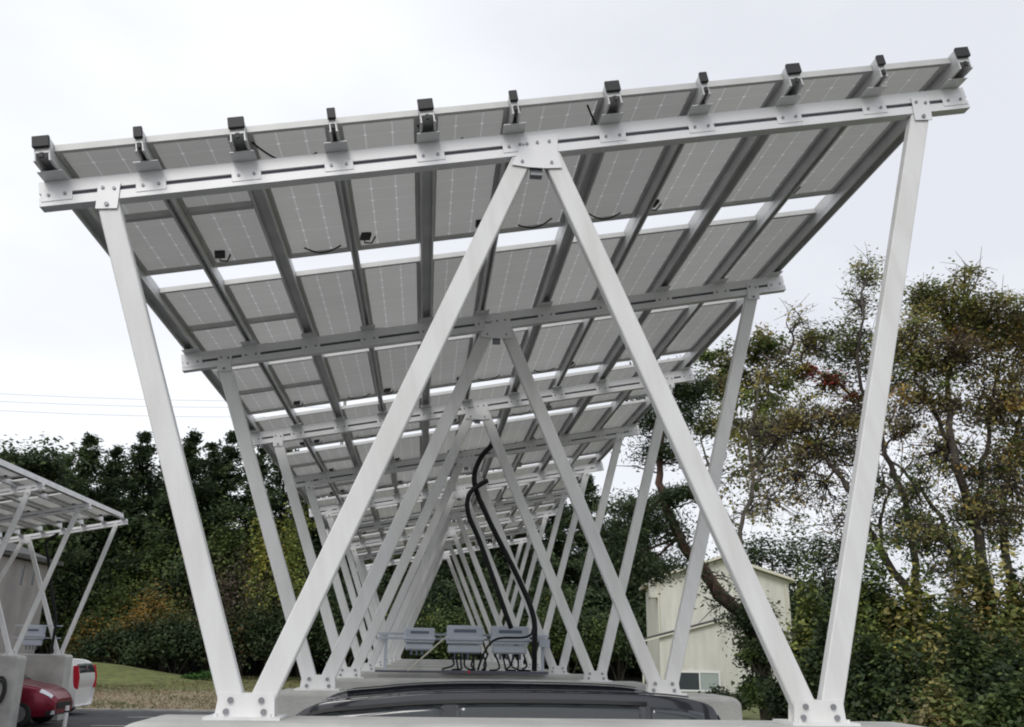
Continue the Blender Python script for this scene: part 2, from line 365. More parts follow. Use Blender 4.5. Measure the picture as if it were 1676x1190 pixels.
# ------------------------------------------------------------------ inverters, conduits, cable tray on the main carport
YI = 3*BAY-.22
rk = MB()
for z in (2.185, 2.125): rk.box(1.50, 3.95, YI+.08, YI+.12, z, z+.032)
rk.box(1.60, 1.64, YI+.10, YI+.14, ZF-.1, 2.15); rk.box(3.84, 3.88, YI+.10, YI+.14, ZF-.1, 2.15); rk.box(3.80, 3.95, YI+.0, YI+.08, 2.05, 2.16)
rack = rk.build('mounting_rack', M['inverter']); tag(rack, 'thin grey mounting rack of two horizontal rails holding three inverters', 'mounting rack')
def inverter(x0, x1, y, z0, z1, label):
    root = empty('power_inverter', ((x0+x1)/2, y, z0), label, 'inverter', 'grey inverters on the carport frames')
    wd = x1-x0; h = z1-z0; a = wd/2
    m = MB(); m.box(-a, a, -.16, .08, h*.40, h*.98); m.box(-a-.015, a+.015, -.18, .08, h*.50, h*.62); m.build('casing', M['inverter'], root, bevel=.012)
    m = MB(); m.box(-a*.62, a*.62, -.166, -.158, h*.76, h*.86); m.build('display_strip', M['invdark'], root)
    m = MB(); m.box(-a*.92, a*.92, -.14, .06, h*.12, h*.385); m.build('lower_cover', M['inverter'], root, bevel=.02)
    for t in (-.5, -.15, .2, .55):
        m = MB(); m.cyl((a*t, -.08, h*.03), (0,0,1), .018, h*.17, 8); m.build('cable_gland', M['invdark'], root)
    return root
inverter(1.88, 2.30, YI+.02, 1.94, 2.29, 'smallest grey inverter, leftmost of the three on the rack')
inverter(2.47, 2.98, YI, 1.90, 2.335, 'wide grey-blue inverter in the middle of the three on the rack')
inverter(3.10, 3.63, YI, 1.90, 2.335, 'wide grey-blue inverter at the right end of the rack beside the black conduits')
m = MB(); m.box(2.42, 3.9, YI-.22, YI-.06, ZF-.11, ZF-.075); m.box(1.5, 2.42, YI-.18, YI-.12, ZF-.11, ZF-.085)
o = m.build('cable_tray', M['slot'], bevel=.004); tag(o, 'dark cable tray lying on the concrete below the inverters', 'cable tray')
m = MB(); m.tube(smooth([(3.16,8.4,4.98+.28),(3.10,8.4,5.0),(2.87,8.4,4.71),(2.79,8.4,4.34),(3.01,8.4,3.81),(3.47,8.4,2.96),(3.68,8.4,2.46),(3.70,8.42,2.04),(3.71,8.5,1.74)]), .038, 10)
o = m.build('cable_conduit', M['pipe']); tag(o, 'thick black cable conduit bowing from the roof down to the right of the inverters', 'cable conduit', 'black conduits coming down to the inverters')
m = MB(); m.tube(smooth([(2.98,8.3,4.36),(2.86,8.3,4.29),(2.71,8.3,4.14),(2.71,8.3,3.87),(2.90,8.3,3.44),(3.27,8.3,2.51),(3.36,8.35,2.30)]), .036, 10)
o = m.build('cable_conduit', M['pipe']); tag(o, 'lower black cable conduit ending on top of the right inverter', 'cable conduit', 'black conduits coming down to the inverters')
m = MB(); m.tube(smooth([(3.70,8.2,2.30),(3.55,8.15,2.18),(3.2,8.15,2.16),(3.05,8.15,2.08),(2.95,8.15,1.9),(2.90,8.2,1.74)]), .016, 8)
o = m.build('cable', M['pipe']); tag(o, 'thin black cable looping across the front of the inverters', 'cable')
rnd = random.Random(2)
for i in range(14):
    x = 2.5+i*.082+rnd.uniform(-.03,.03); m = MB()
    m.tube(smooth([(x, YI-.08, 1.95), (x+rnd.uniform(-.06,.06), YI-.14, 1.80), (x+rnd.uniform(-.1,.1), YI-.17, 1.745), (x+rnd.uniform(-.12,.12), YI-.14, 1.733)]), .013, 6)
    o = m.build('cable_tail', M['pipe']); tag(o, 'short black cable hanging out under the wide inverters', 'cable', 'cable tails under the inverters')
m = MB(); m.tube([(1.95, 8.2, 1.72), (2.46, 8.35, 2.17)], .010, 6); o = m.build('thin_rod', M['creamtrim']); tag(o, 'thin cream rod leaning up to the rack across the left inverter', 'rod')
m = MB(); m.cyl((2.78, 8.15, 1.715), (0,1,0), .018, .02, 10); o = m.build('red_cable_marker', M['red_dot']); tag(o, 'tiny red marker on the cable tray under the middle inverter', 'marker')
# left carport equipment
m = MB()
for z in (2.42, 2.10): m.box(DX+2.9, DX+4.15, DY-.25, DY-.21, z, z+.03)
o = m.build('mounting_rack', M['inverter']); tag(o, 'small rack with one inverter under the left carport', 'mounting rack')
inverter(DX+3.22, DX+3.72, DY-.30, 1.84, 2.42, 'blue-grey inverter under the left carport above the red car')
m = MB(); m.tube(smooth([(DX+3.70, DY-.45, 4.92), (DX+3.42, DY-.45, 4.65), (DX+3.55, DY-.45, 4.2), (DX+3.75, DY-.4, 3.4), (DX+3.98, DY-.35, 2.6), (DX+4.0, DY-.35, 1.75)]), .04, 8)
o = m.build('cable_conduit', M['pipe']); tag(o, 'black cable conduit under the left carport next to its last foot', 'cable conduit')
# coil on the left block
m = MB(); cx, cz = at(-2, 1130, DY-BAY-.31).x, at(-2, 1130, DY-BAY-.31).z
m.tube([(cx+.15*math.cos(t*math.pi/10), DY-BAY-.32, cz+.30*math.sin(t*math.pi/10)) for t in range(21)], .03, 8)
m.tube([(cx+.10*math.cos(t*math.pi/10), DY-BAY-.325, cz+.22*math.sin(t*math.pi/10)) for t in range(21)], .02, 8)
o = m.build('cable_coil', M['black']); tag(o, 'black coiled cable on the concrete block at the left edge', 'cable coil')

# ------------------------------------------------------------------ cars
def cr(P, u):
    n = len(P)-1; u = min(max(u, 0), n-1e-6); i = int(u); t = u-i
    a, b, c, d = P[max(i-1,0)], P[i], P[i+1], P[min(i+2,n)]
    return .5*((2*b)+(c-a)*t+(2*a-5*b+4*c-d)*t*t+(3*b-a-3*c+d)*t**3)
def car(name, loc, rotz, st, paint, label, wheels, wr=.30, patches=(), extras=()):
    """st: stations (x, z_bottom, z_belt, z_top, half width, half width at roof edge), x from the tail to the nose"""
    st = np.array(st, float); nu = len(st)-1
    def P(u, v, off=0, side=1):
        def raw(u, v):
            x, z0, zb_, zt, w_, wt = cr(st, u)
            ring = np.array([(0, z0), (.80*w_, z0), (.96*w_, z0+.10), (w_, (z0+zb_)/2), (.97*w_, zb_), (wt, zt-.035), (.85*wt, zt-.006), (0, zt)])
            q = cr(ring, v); return np.array((x, side*max(q[0], 0), q[1]))
        p = raw(u, v)
        if off:
            e = .02
            du = raw(min(u+e, nu), v)-raw(max(u-e, 0), v); dv = raw(u, min(v+e, 7))-raw(u, max(v-e, 0))
            n = np.cross(du, dv)*side; ln = np.linalg.norm(n); n = n/ln if ln > 1e-9 else np.array((0,0,1.))
            c = np.array((x_mid, 0, .6)); 
            if n @ (p-c) < 0: n = -n
            p = p + n*off
        return p
    x_mid = (st[0][0]+st[-1][0])/2
    root = empty(name, loc, label, 'car'); root.rotation_euler = (0,0,rotz)
    def grid(us, vs, off, mb, side, mi=0):
        nu_, nv = len(us), len(vs)
        mb.add([P(u, v, off, side) for u in us for v in vs], [(i*nv+j, i*nv+j+1, (i+1)*nv+j+1, (i+1)*nv+j) if side < 0 else (i*nv+j, (i+1)*nv+j, (i+1)*nv+j+1, i*nv+j+1) for i in range(nu_-1) for j in range(nv-1)], mi, True)
    b = MB(); us = np.linspace(0, nu, nu*8+1); vs = np.linspace(0, 7, 57)
    for s_ in (1, -1): grid(us, vs, 0, b, s_)
    for u in (0, nu):
        ring = [P(u, v, 0, 1) for v in vs] + [P(u, v, 0, -1) for v in vs[::-1]]
        b.add(ring, [list(range(len(ring)))])
    body = b.build('body', paint, root)
    for nm, u0_, u1_, v0, v1, material, off, sides in patches:
        for s_ in sides:
            g = MB(); grid(np.linspace(u0_, u1_, 18), np.linspace(v0, v1, 10), off, g, s_)
            if v1 >= 7 and s_ == 1 and 2 in sides: pass
            o = g.build(nm, material, root)
            sm = o.modifiers.new('thick', 'SOLIDIFY'); sm.thickness = .004; sm.offset = 0
    for x in wheels:
        for s_ in (1, -1):
            wy = s_*(max(st[:,4])-.085)
            t = MB(); t.tube([(x, wy-.085, wr), (x, wy-.07, wr), (x, wy+.07, wr), (x, wy+.085, wr)], [wr-.03, wr, wr, wr-.03], 28)
            a_ = MB()
            tyre = t.build('wheel', M['tyre'], root)
            r_ = MB(); r_.cyl((x, wy+s_*.080, wr), (0,1,0), wr*.62, .02, 20)
            for q in range(5): an = q*2*math.pi/5; r_.bar((x, wy+s_*.095, wr), (x+wr*.58*math.cos(an), wy+s_*.095, wr+wr*.58*math.sin(an)), .05, .012)
            r_.build('rim', M['rim'], tyre)
    for nm, mb, material in extras: mb.build(nm, material, root, bevel=.008)
    return root
# tall dark wagon between the first two frames; nose towards -X
st = [(-1.44,.35,.85,.95,.60,.54), (-1.50,.25,1.0,1.16,.70,.62), (-1.49,.22,1.04,1.42,.73,.665), (-1.45,.21,1.06,1.64,.735,.68), (-1.33,.20,1.06,1.725,.735,.685), (-.9,.20,1.05,1.755,.735,.685), (0,.20,1.04,1.755,.735,.685),
      (.55,.20,1.03,1.72,.735,.68), (.92,.20,1.01,1.655,.735,.66), (1.18,.20,1.0,1.38,.73,.64), (1.40,.20,.98,1.10,.72,.62), (1.55,.22,.90,.99,.70,.60), (1.68,.26,.78,.88,.66,.55), (1.74,.34,.62,.72,.60,.48)]
mir = MB(); mir.box(.96, 1.06, .76, .90, 1.08, 1.22); mir.box(.96, 1.06, -.90, -.76, 1.08, 1.22)
G = M['glass']
car('parked_car', (2.42, 1.50, 0), math.pi, st, M['carblack'], 'dark tall wagon parked across the nearest bay, roof showing over the front concrete block', (-.98, 1.12), .28,
    patches=[('side_window', 3.9, 4.75, 4.12, 4.985, G, .006, (1,-1)), ('side_window', 4.82, 6.1, 4.12, 4.985, G, .006, (1,-1)), ('side_window', 6.2, 8.0, 4.12, 4.985, G, .006, (1,-1)),
             ('windscreen', 8.2, 9.8, 5.2, 7, G, .006, (1,-1)), ('rear_window', 1.2, 3.1, 5.25, 7, G, .006, (1,-1)), ('door_visor', 4.8, 8.0, 4.99, 5.06, M['black'], .018, (1,-1)),
             ('pillar_trim', 8.05, 9.3, 4.75, 5.15, M['silver'], .008, (1,-1)), ('roof_rail', 4.2, 7.6, 5.35, 5.5, M['carblack'], .012, (1,-1))], extras=[('mirror', mir, M['carblack'])])
# red hatchback, nose towards +X
st = [(-1.95,.4,.85,.95,.62,.5), (-1.98,.28,.98,1.2,.75,.6), (-1.75,.22,1.0,1.42,.80,.58), (-1.2,.2,.98,1.50,.82,.58), (-.3,.2,.96,1.52,.82,.58), (.3,.2,.95,1.42,.82,.57),
      (.85,.2,.94,1.10,.82,.66), (1.15,.2,.90,1.02,.82,.70), (1.55,.22,.82,.95,.80,.66), (1.85,.25,.70,.82,.72,.58), (2.02,.32,.55,.66,.60,.48)]
gr = MB(); gr.box(1.93, 2.035, -.45, .45, .42, .58)
fl = MB(); fl.box(1.92, 2.02, -.62, -.50, .30, .40)
car('parked_car', (-8.92, 20.55, 0), 0, st, M['carred'], 'red hatchback showing its bonnet and headlight between the two left concrete blocks', (-1.25, 1.25), .31,
    patches=[('side_window', 2.2, 3.3, 4.15, 4.85, G, .006, (1,-1)), ('side_window', 3.4, 5.3, 4.15, 4.85, G, .006, (1,-1)), ('windscreen', 5.1, 6.0, 5.3, 7, G, .006, (1,-1)),
             ('headlight', 8.3, 9.35, 4.2, 5.2, M['lamp_clear'], .008, (1,-1)), ('bumper_intake', 9.0, 9.85, 1.4, 2.3, M['black'], .01, (1,-1))], extras=[('grille', gr, M['black']), ('fog_light', fl, M['lamp_clear'])])
# white hatchback, tail towards +X
st = [(-1.72,.3,.6,.75,.68,.6), (-1.80,.26,.85,1.02,.74,.64), (-1.74,.22,.98,1.30,.76,.62), (-1.58,.2,1.0,1.47,.77,.61), (-1.2,.2,1.0,1.53,.77,.6), (-.2,.2,.98,1.55,.77,.6), (.5,.2,.97,1.48,.77,.6),
      (1.05,.2,.95,1.12,.77,.62), (1.4,.22,.88,1.0,.75,.62), (1.7,.28,.70,.82,.68,.54), (1.8,.35,.55,.65,.6,.48)]
tls = []
for s_ in (1, -1):
    tl = MB(); tl.prism([(-1.83, .72), (-1.70, .78), (-1.62, 1.36), (-1.74, 1.38), (-1.83, 1.05)], s_*.715-.035, s_*.715+.045); tls.append(tl)
car('parked_car', (-9.53, 24.35, 0), math.pi, st, M['carwhite'], 'white hatchback showing its tail lamp behind the farthest left concrete block', (-1.1, 1.1), .29,
    patches=[('side_window', 3.2, 4.4, 4.15, 4.85, G, .006, (1,-1)), ('side_window', 4.5, 6.1, 4.15, 4.85, G, .006, (1,-1)), ('rear_window', 1.5, 2.6, 5.2, 7, G, .006, (1,-1)),
             ('windscreen', 6.3, 7.0, 5.3, 7, G, .006, (1,-1))], extras=[('tail_light', tl, M['lamp_red']) for tl in tls])
# small white bollard beside the red car
c = at(107, 1178, 20.2); m = MB(); m.cyl((0,0,.25), (0,0,1), .05, .5, 12); m.cyl((0,0,.36), (0,0,1), .052, .05, 12, 1)
o = m.build('bollard', [M['carwhite'], M['black']], None, (c.x, 20.2, 0)); tag(o, 'short white bollard with a dark band by the nose of the red car', 'bollard')

# ------------------------------------------------------------------ ground
def sheet(name, x0, x1, y0, y1, z, material, n=1, hf=None, kind='structure'):
    m = MB(); nx = ny = n
    vs = []; 
    for i in range(nx+1):
        for j in range(ny+1):
            x = x0+(x1-x0)*i/nx; y = y0+(y1-y0)*j/ny; vs.append((x, y, z+(hf(x,y) if hf else 0)))
    m.add(vs, [(i*(ny+1)+j, (i+1)*(ny+1)+j, (i+1)*(ny+1)+j+1, i*(ny+1)+j+1) for i in range(nx) for j in range(ny)], 0, hf is not None)
    o = m.build(name, material); o['kind'] = kind; return o
sheet('ground', -900, 900, -300, 1500, -.02, M['grass'])
sheet('car_park', -40, 10.5, -40, 26.2, 0, M['asphalt'])
sheet('dry_field', -60, 9, 26.2, 47, -.008, M['brown'])
kerb = MB(); kerb.box(-60, 9, 26.1, 26.25, -.02, .05); o = kerb.build('kerb', M['concrete']); o['kind'] = 'structure'
def hillz(x, y):
    t = min(max((y-62)/60, 0), 1); return 16*t*t*(3-2*t)*(.75+.25*math.sin(x*.05+1)) * (1 if x < 14 else max(.25, 1-(x-14)*.05))
sheet('hill', -160, 160, 60, 220, -.05, M['hill'], 40, hillz)
def mound(x, y):
    return 1.0*math.exp(-((x+17)/5)**2-((y-50)/5)**2)
sheet('grass_mound', -30, -4, 40, 60, -.006, M['grass'], 24, mound)

# ------------------------------------------------------------------ vegetation
def leafmesh(name, pos, size, tint, parent=None, aspect=.55, flat=0, seed=0, loc=(0,0,0)):
    rng = np.random.default_rng(seed); n = len(pos)
    cen = pos.mean(0); out = pos-cen; out /= np.linalg.norm(out, axis=1)[:,None]+1e-9
    nn = rng.normal(size=(n,3))*.55 + out*.5 + np.array([0,0,.75]); nn /= np.linalg.norm(nn, axis=1)[:,None]+1e-9
    a = rng.normal(size=(n,3)); a -= (a*nn).sum(1)[:,None]*nn; a /= np.linalg.norm(a, axis=1)[:,None]+1e-9
    b = np.cross(nn, a)
    s = (size*rng.uniform(.6, 1.35, n))[:,None]
    v = np.stack([pos-a*s*.5, pos+b*s*.5*aspect-a*s*.05, pos+a*s*.5, pos-b*s*.5*aspect-a*s*.05], 1).reshape(-1,3)
    me = bpy.data.meshes.new(name); me.vertices.add(4*n); me.vertices.foreach_set('co', v.astype(np.float32).ravel())
    me.loops.add(4*n); me.loops.foreach_set('vertex_index', np.arange(4*n, dtype=np.int32))
    me.polygons.add(n); me.polygons.foreach_set('loop_start', np.arange(0, 4*n, 4, dtype=np.int32)); me.polygons.foreach_set('loop_total', np.full(n, 4, dtype=np.int32))
    me.update(calc_edges=True)
    at_ = me.attributes.new('tint', 'FLOAT_COLOR', 'POINT')
    c = np.ones((n,4)); c[:,:3] = tint; c = np.repeat(c, 4, 0); at_.data.foreach_set('color', c.astype(np.float32).ravel())
    me.materials.append(M['leaf'])
    o = bpy.data.objects.new(name, me); COL.objects.link(o); o.location = loc
    if parent: o.parent = parent
    return o
def tints(n, palette, rng, clump=None):
    pal = np.array(palette)
    idx = rng.integers(0, len(pal), n) if clump is None else clump % len(pal)
    c = pal[idx]*rng.uniform(.7, 1.3, (n,1)); return np.clip(c, 0, 1)
def blob(rng, c, r, n, nsub=14, tight=.32, shell=.75):
    """leaf positions in uneven clumps inside an ellipsoid; returns positions and clump ids"""
    d = rng.normal(size=(nsub,3)); d /= np.linalg.norm(d, axis=1)[:,None]
    d[:,2] = np.where(d[:,2] < -.35, -d[:,2]*.5, d[:,2])
    sub = d*rng.uniform(shell*.45, 1, (nsub,1)); k = rng.integers(0, nsub, n)
    sz = rng.uniform(.6, 1.3, nsub)[k][:,None]
    p = sub[k] + rng.normal(size=(n,3))*tight*sz*np.array([1,1,.75])
    return p*np.array(r) + np.array(c), k
DARK = [(0.046, 0.069, 0.032), (0.059, 0.088, 0.039), (0.078, 0.105, 0.046), (0.036, 0.053, 0.027)]
MID = [(0.083, 0.12, 0.04), (0.11, 0.147, 0.046), (0.064, 0.095, 0.033), (0.138, 0.175, 0.055)]
YEL = [(0.274, 0.296, 0.08), (0.365, 0.342, 0.08), (0.205, 0.251, 0.068), (0.16, 0.205, 0.068)]
AUT = [(0.331, 0.207, 0.062), (0.207, 0.176, 0.062), (0.393, 0.248, 0.062), (0.145, 0.124, 0.062), (0.166, 0.186, 0.062)]
OLV = [(0.232, 0.218, 0.091), (0.329, 0.287, 0.107), (0.193, 0.168, 0.085), (0.386, 0.337, 0.121), (0.174, 0.203, 0.061)]
RED = [(0.325, 0.046, 0.039), (0.247, 0.039, 0.039), (0.26, 0.104, 0.039)]
BRN = [(0.198, 0.154, 0.121), (0.132, 0.11, 0.088), (0.242, 0.198, 0.154)]
def conifer(x, y, h, rad, label, seed, group, pal=DARK, leaf=.30, dens=1.0, open_=0):
    rng = np.random.default_rng(seed); root = empty('conifer', (x, y, 0), label, 'tree', group)
    hz = hillz(x, y); root.location.z = hz
    t = MB(); t.tube([(0,0,-.3), (rng.normal()*.1, 0, h*.5), (rng.normal()*.2, 0, h*.97)], [.28, .17, .03], 7)
    P = []; K = []
    z = h*.16; kk = 0
    while z < h*.985:
        f = 1-z/h; L_ = rad*(f**.8)*rng.uniform(.8, 1.15)+.12; nb = 7
        for j in range(nb):
            an = rng.uniform(0, 2*math.pi); l2 = L_*rng.uniform(.5, 1.2); kk += 1
            if rng.random() < open_: continue
            tip = np.array([math.cos(an)*l2, math.sin(an)*l2, z + l2*rng.uniform(-.15, .40)])
            if j < 3: t.tube([(0,0,z-.1), tuple(tip*np.array([.5,.5,1])+np.array([0,0,-.05])), tuple(tip)], [.045, .03, .01], 4)
            m_ = int(60*l2*dens)+14; q = rng.uniform(.1, 1.08, m_)[:,None]
            base = np.array([0,0,z]); p = base + (tip-base)*q + rng.normal(size=(m_,3))*np.array([.30,.30,.26])*(.4+.5*l2/2)
            P.append(p); K.append(np.full(m_, kk))
        z += h*.031*rng.uniform(.6, 1.4)
    P = np.concatenate(P); K = np.concatenate(K)
    t.build('trunk', M['bark'], root)
    leafmesh('crown', P, leaf, tints(len(P), pal, rng, K), root, .35, .2, seed)
def round_tree(name, x, y, parts, label, seed, group=None, n=6000, leaf=.28, pal=MID, trunk_h=None, cat='tree', tr=.16, bark='bark', z=None, tight=.30, nsub=16, aspect=.6, pals=None):
    """parts: (dx, dy, z, rx, ry, rz) lumps of the crown"""
    rng = np.random.default_rng(seed); root = empty(name, (x, y, hillz(x, y) if z is None else z), label, cat, group)
    t = MB(); Ps = []; Cs = []
    for i, (dx, dy, zc, rx, ry, rz) in enumerate(parts):
        vol = (rx*ry*rz)**(2/3); tot = sum((q[3]*q[4]*q[5])**(2/3) for q in parts)
        p, k = blob(rng, (dx, dy, zc), (rx, ry, rz), int(n*vol/tot), nsub, tight); p[:,2] = np.maximum(p[:,2], .05)
        Ps.append(p); Cs.append(tints(len(p), pals[i] if pals else pal, rng, k))
        e = Vector((dx, dy, zc+rz*.2)); mid = Vector((dx*.35, dy*.35, zc*.45))
        t.tube(smooth([(0,0,-.2), mid, e], 4), [tr*(1-.1*j) for j in range(9)], 6)
        for _ in range(7):
            q = Vector(p[rng.integers(0, len(p))]); t.tube(smooth([mid.lerp(e, .4), mid.lerp(q, .6)+Vector((0,0,.1)), q], 3), [tr*.4, tr*.35, tr*.3, tr*.25, tr*.2, tr*.14, tr*.06], 5)
    t.build('trunk' if cat == 'tree' else 'stem', M[bark], root)
    leafmesh('crown' if cat == 'tree' else 'foliage', np.concatenate(Ps), leaf, np.concatenate(Cs), root, aspect, 0, seed)
    return root

ln = MB()
for k in range(9): ln.box(-6.2, -1.2, k*BAY-.05, k*BAY+.05, -.004, .004)
o = ln.build('bay_marking', M['carwhite']); o['kind'] = 'structure'
# --- forest on the left and behind the canopy
gF = 'conifers of the dark wood behind the car park'
tops = [(112,735,62,2.6), (150,708,60,3.0), (196,728,64,2.8), (240,706,61,3.2), (290,730,66,3.0), (318,698,60,3.0), (352,715,64,2.6), (382,702,62,3.0), (430,722,61,3.2), (468,716,65,3.0),
        (520,740,62,3.2), (575,735,66,3.2), (640,730,63,3.2), (705,745,66,3.2), (770,740,62,3.2), (840,745,66,3.2), (905,760,62,3.0), (960,775,65,3.0), (1010,850,61,2.6), (1050,862,66,2.6), (80,790,66,2.6), (20,770,68,3.0)]
CL = ['dark conifer at the left end of the row, beside the round-topped tree', 'tallest conifer between the left carport roof and the front left leg', 'dark conifer in the dip left of the front left leg',
      'broad dark conifer just left of the front left leg', 'dark conifer hidden in part by the front left leg', 'tall narrow conifer just right of the front left leg', 'slightly lower conifer midway between the first two left legs',
      'see-through conifer left of the second left leg', 'airy conifer crossed by the second left leg', 'conifer with a lacy crown just right of the second left leg',
      'conifer seen between the third and fourth left legs', 'conifer behind the foot of the first left diagonal', 'conifer behind the bundled left diagonals', 'conifer above the leftmost inverter', 'conifer above the middle inverter',
      'conifer above the right inverter', 'conifer right of the black conduits', 'conifer behind the right ends of the far beams', 'low conifer left of the leaning pine', 'low conifer behind the leaning pine', 'conifer just above the left carport roof edge', 'conifer behind the round-topped tree at the left edge']
for i, (px, py, Y, rd) in enumerate(tops):
    p = at(px, py, Y); hz = hillz(p.x, Y)
    lab = CL[i]
    conifer(p.x, Y, p.z-hz, rd*1.5, lab, 100+i, gF, leaf=.40, dens=1.0, open_=.25 if i in (7, 8, 9) else .05)
# broad trees in front of the conifers
p = at(45, 728, 50)
round_tree('broadleaf_tree', p.x, 50, [(0,0,p.z-1.5,3.0,2.4,1.8), (-2.5,0,p.z-3.5,2.2,2,2.4), (1.5,0,p.z-4.6,2.0,2,2.2), (0,0,p.z-6.5,3,2.5,2.5)], 'round-topped dark green tree above the roof of the left carport', 11, None, 26000, .30, MID[:1]+DARK)
def shrub(px, pyt, Y, halfpx, label, seed, pal, n=4500, leaf=.22, name='shrub', base=None, group=None, pals=None, lob=3):
    k = 1448.17/(Y+4.5); p = at(px, pyt, Y); zt = p.z; hw = halfpx/k
    rng = random.Random(seed); parts = []
    for i in range(lob):
        dx = (-1 + 2*i/(max(lob-1,1)))*hw*.55 if lob > 1 else 0
        hh = zt*(1 if i == lob//2 else rng.uniform(.72, .92))
        parts.append((dx, rng.uniform(-.3,.3)*hw*.4, hh*.52, hw*.62, hw*.5, hh*.46))
    round_tree(name, p.x, Y, parts, label, seed, group, n, leaf, pal, cat='shrub', tr=.06, z=0, tight=.3, nsub=20, pals=pals)
gS = 'shrubs along the edge of the wood'
shrub(262, 832, 58.5, 75, 'large yellow-green bush high on the wood edge left of the front leg', 21, YEL[2:]+MID, 7000, .26, lob=3, group=gS)
shrub(395, 815, 58, 62, 'mid-green leafy bush between the first and second left legs', 22, MID, 6000, .26, group=gS)
shrub(468, 790, 56, 42, 'tall yellow-green bush right of the second left leg', 23, YEL, 5000, .24, lob=2, group=gS)
shrub(398, 870, 56.5, 60, 'bare greyish brown bush behind the front left leg', 24, BRN, 3500, .16, group=gS)
shrub(205, 935, 56, 48, 'pale green bush beside the last leg of the left carport', 25, YEL[2:]+MID, 5000, .22, group=gS)
shrub(265, 960, 54, 55, 'orange and green autumn bush left of the front leg', 26, AUT, 5000, .20, group=gS)
shrub(165, 985, 53, 42, 'brownish autumn bush above the roof of the white hatchback', 27, AUT[1:]+MID, 4000, .2, group=gS)
shrub(120, 905, 58, 60, 'dark green bush behind the left carport legs', 28, MID[:2]+DARK, 5000, .24, group=gS)
shrub(215, 1012, 52, 62, 'dark low hedge bush at the left end of the grass strip', 29, DARK, 6500, .2, group=gS)
shrub(300, 992, 53, 62, 'broad dark hedge bush left of the front leg foot', 30, DARK, 7500, .2, group=gS)
shrub(395, 985, 54, 62, 'dark hedge bush between the first and second left legs', 31, DARK+[(.09,.06,.02)], 7500, .2, group=gS)
shrub(480, 970, 54, 62, 'dark green hedge bush behind the second left leg', 32, DARK+MID[:1], 7500, .2, group=gS)
for i, px in enumerate((570, 660, 750, 840, 930, 1010)):
    lab = ['dark bush', 'low dark bush with yellowing leaves', 'green bush', 'dark leafy bush', 'thick green bush', 'dark bush'][i] + ' behind the carport frames, ' + ['left of the inverters', 'left behind the leftmost inverter', 'behind the middle inverter', 'behind the conduits', 'right of the conduits', 'right of the inverters near the cream house'][i]
    shrub(px, 935+15*(i % 3), 52+i % 2*3, 60, lab, 40+i, [DARK, DARK+YEL[:1], MID+DARK, DARK, MID+DARK, DARK][i], 6000, .22, group=gS)
shrub(330, 1096, 49, 20, 'small bright green shrub on the grass strip left of the front leg foot', 50, [(.06,.14,.03),(.04,.10,.025)], 1600, .12, lob=2, group=gS)
# dense wood behind everything, one mass
rng = np.random.default_rng(7); n = 60000
X = rng.uniform(-60, 60, n); Yw = rng.uniform(66, 84, n)
hz = np.array([hillz(a, b) for a, b in zip(X, Yw)])
hmax = np.where(X < 9, 10.2 + 1.2*np.sin(X*.7), 3.4 + .8*np.sin(X*.9)+.5*np.sin(X*2.3))
Z = hz*.3 + rng.uniform(0, 1, n)**.7*hmax
o = leafmesh('wood', np.stack([X, Yw, Z], 1), .75, tints(n, DARK, rng, (X*1.3).astype(int)+(Z*.9).astype(int)+100), None, .6, 0, 3)
tag(o, 'dark wooded slope behind the first row of trees', 'wood', kind='stuff')

rg_ = np.random.default_rng(77); n = 26000
X = rg_.uniform(-30, 8, n); Yv = 26.3 + rg_.uniform(0, 1, n)**1.3*26; zz = rg_.uniform(.0, .16, n)*(1+.8*np.sin(X*.9)*np.sin(Yv*.7))
o = leafmesh('grass_tufts', np.stack([X, Yv, zz+.02], 1), .16, tints(n, [(.22,.18,.10),(.17,.15,.08),(.12,.13,.05),(.26,.20,.13)], rg_, (X*1.1).astype(int)+(Yv*.8).astype(int)+100), None, .25, 0, 6)
tag(o, 'dry tufts and weeds scattered over the brown field', 'grass', kind='stuff')
# --- right: distant tree line, pine, deciduous trees
gD = 'distant round trees beyond the cream house'
for i, (px, py, rr) in enumerate(((1215,872,2.2), (1262,878,2.0), (1300,862,2.4), (1345,870,2.2), (1392,880,2.2), (1130,905,2.2), (1065,915,2.0))):
    Y = 58; p = at(px, py, Y)
    round_tree('distant_tree', p.x, Y, [(0,0,p.z-rr*.9,rr,rr,rr*.95), (-1,0,p.z-rr*2.4,rr*1.25,rr,rr*1.3), (1,0,p.z*.35,rr*1.4,rr,p.z*.34)], 'distant dark round tree ' + ['above the ridge of the cream house', 'right above the right eave of the cream house', 'highest in the gap right of the cream house', 'in the gap left of the front right leg', 'directly beside the front right leg', 'above the left half of the cream house', 'left of the cream house'][i], 60+i, gD, 5000, .27, DARK+MID[:1], z=0)

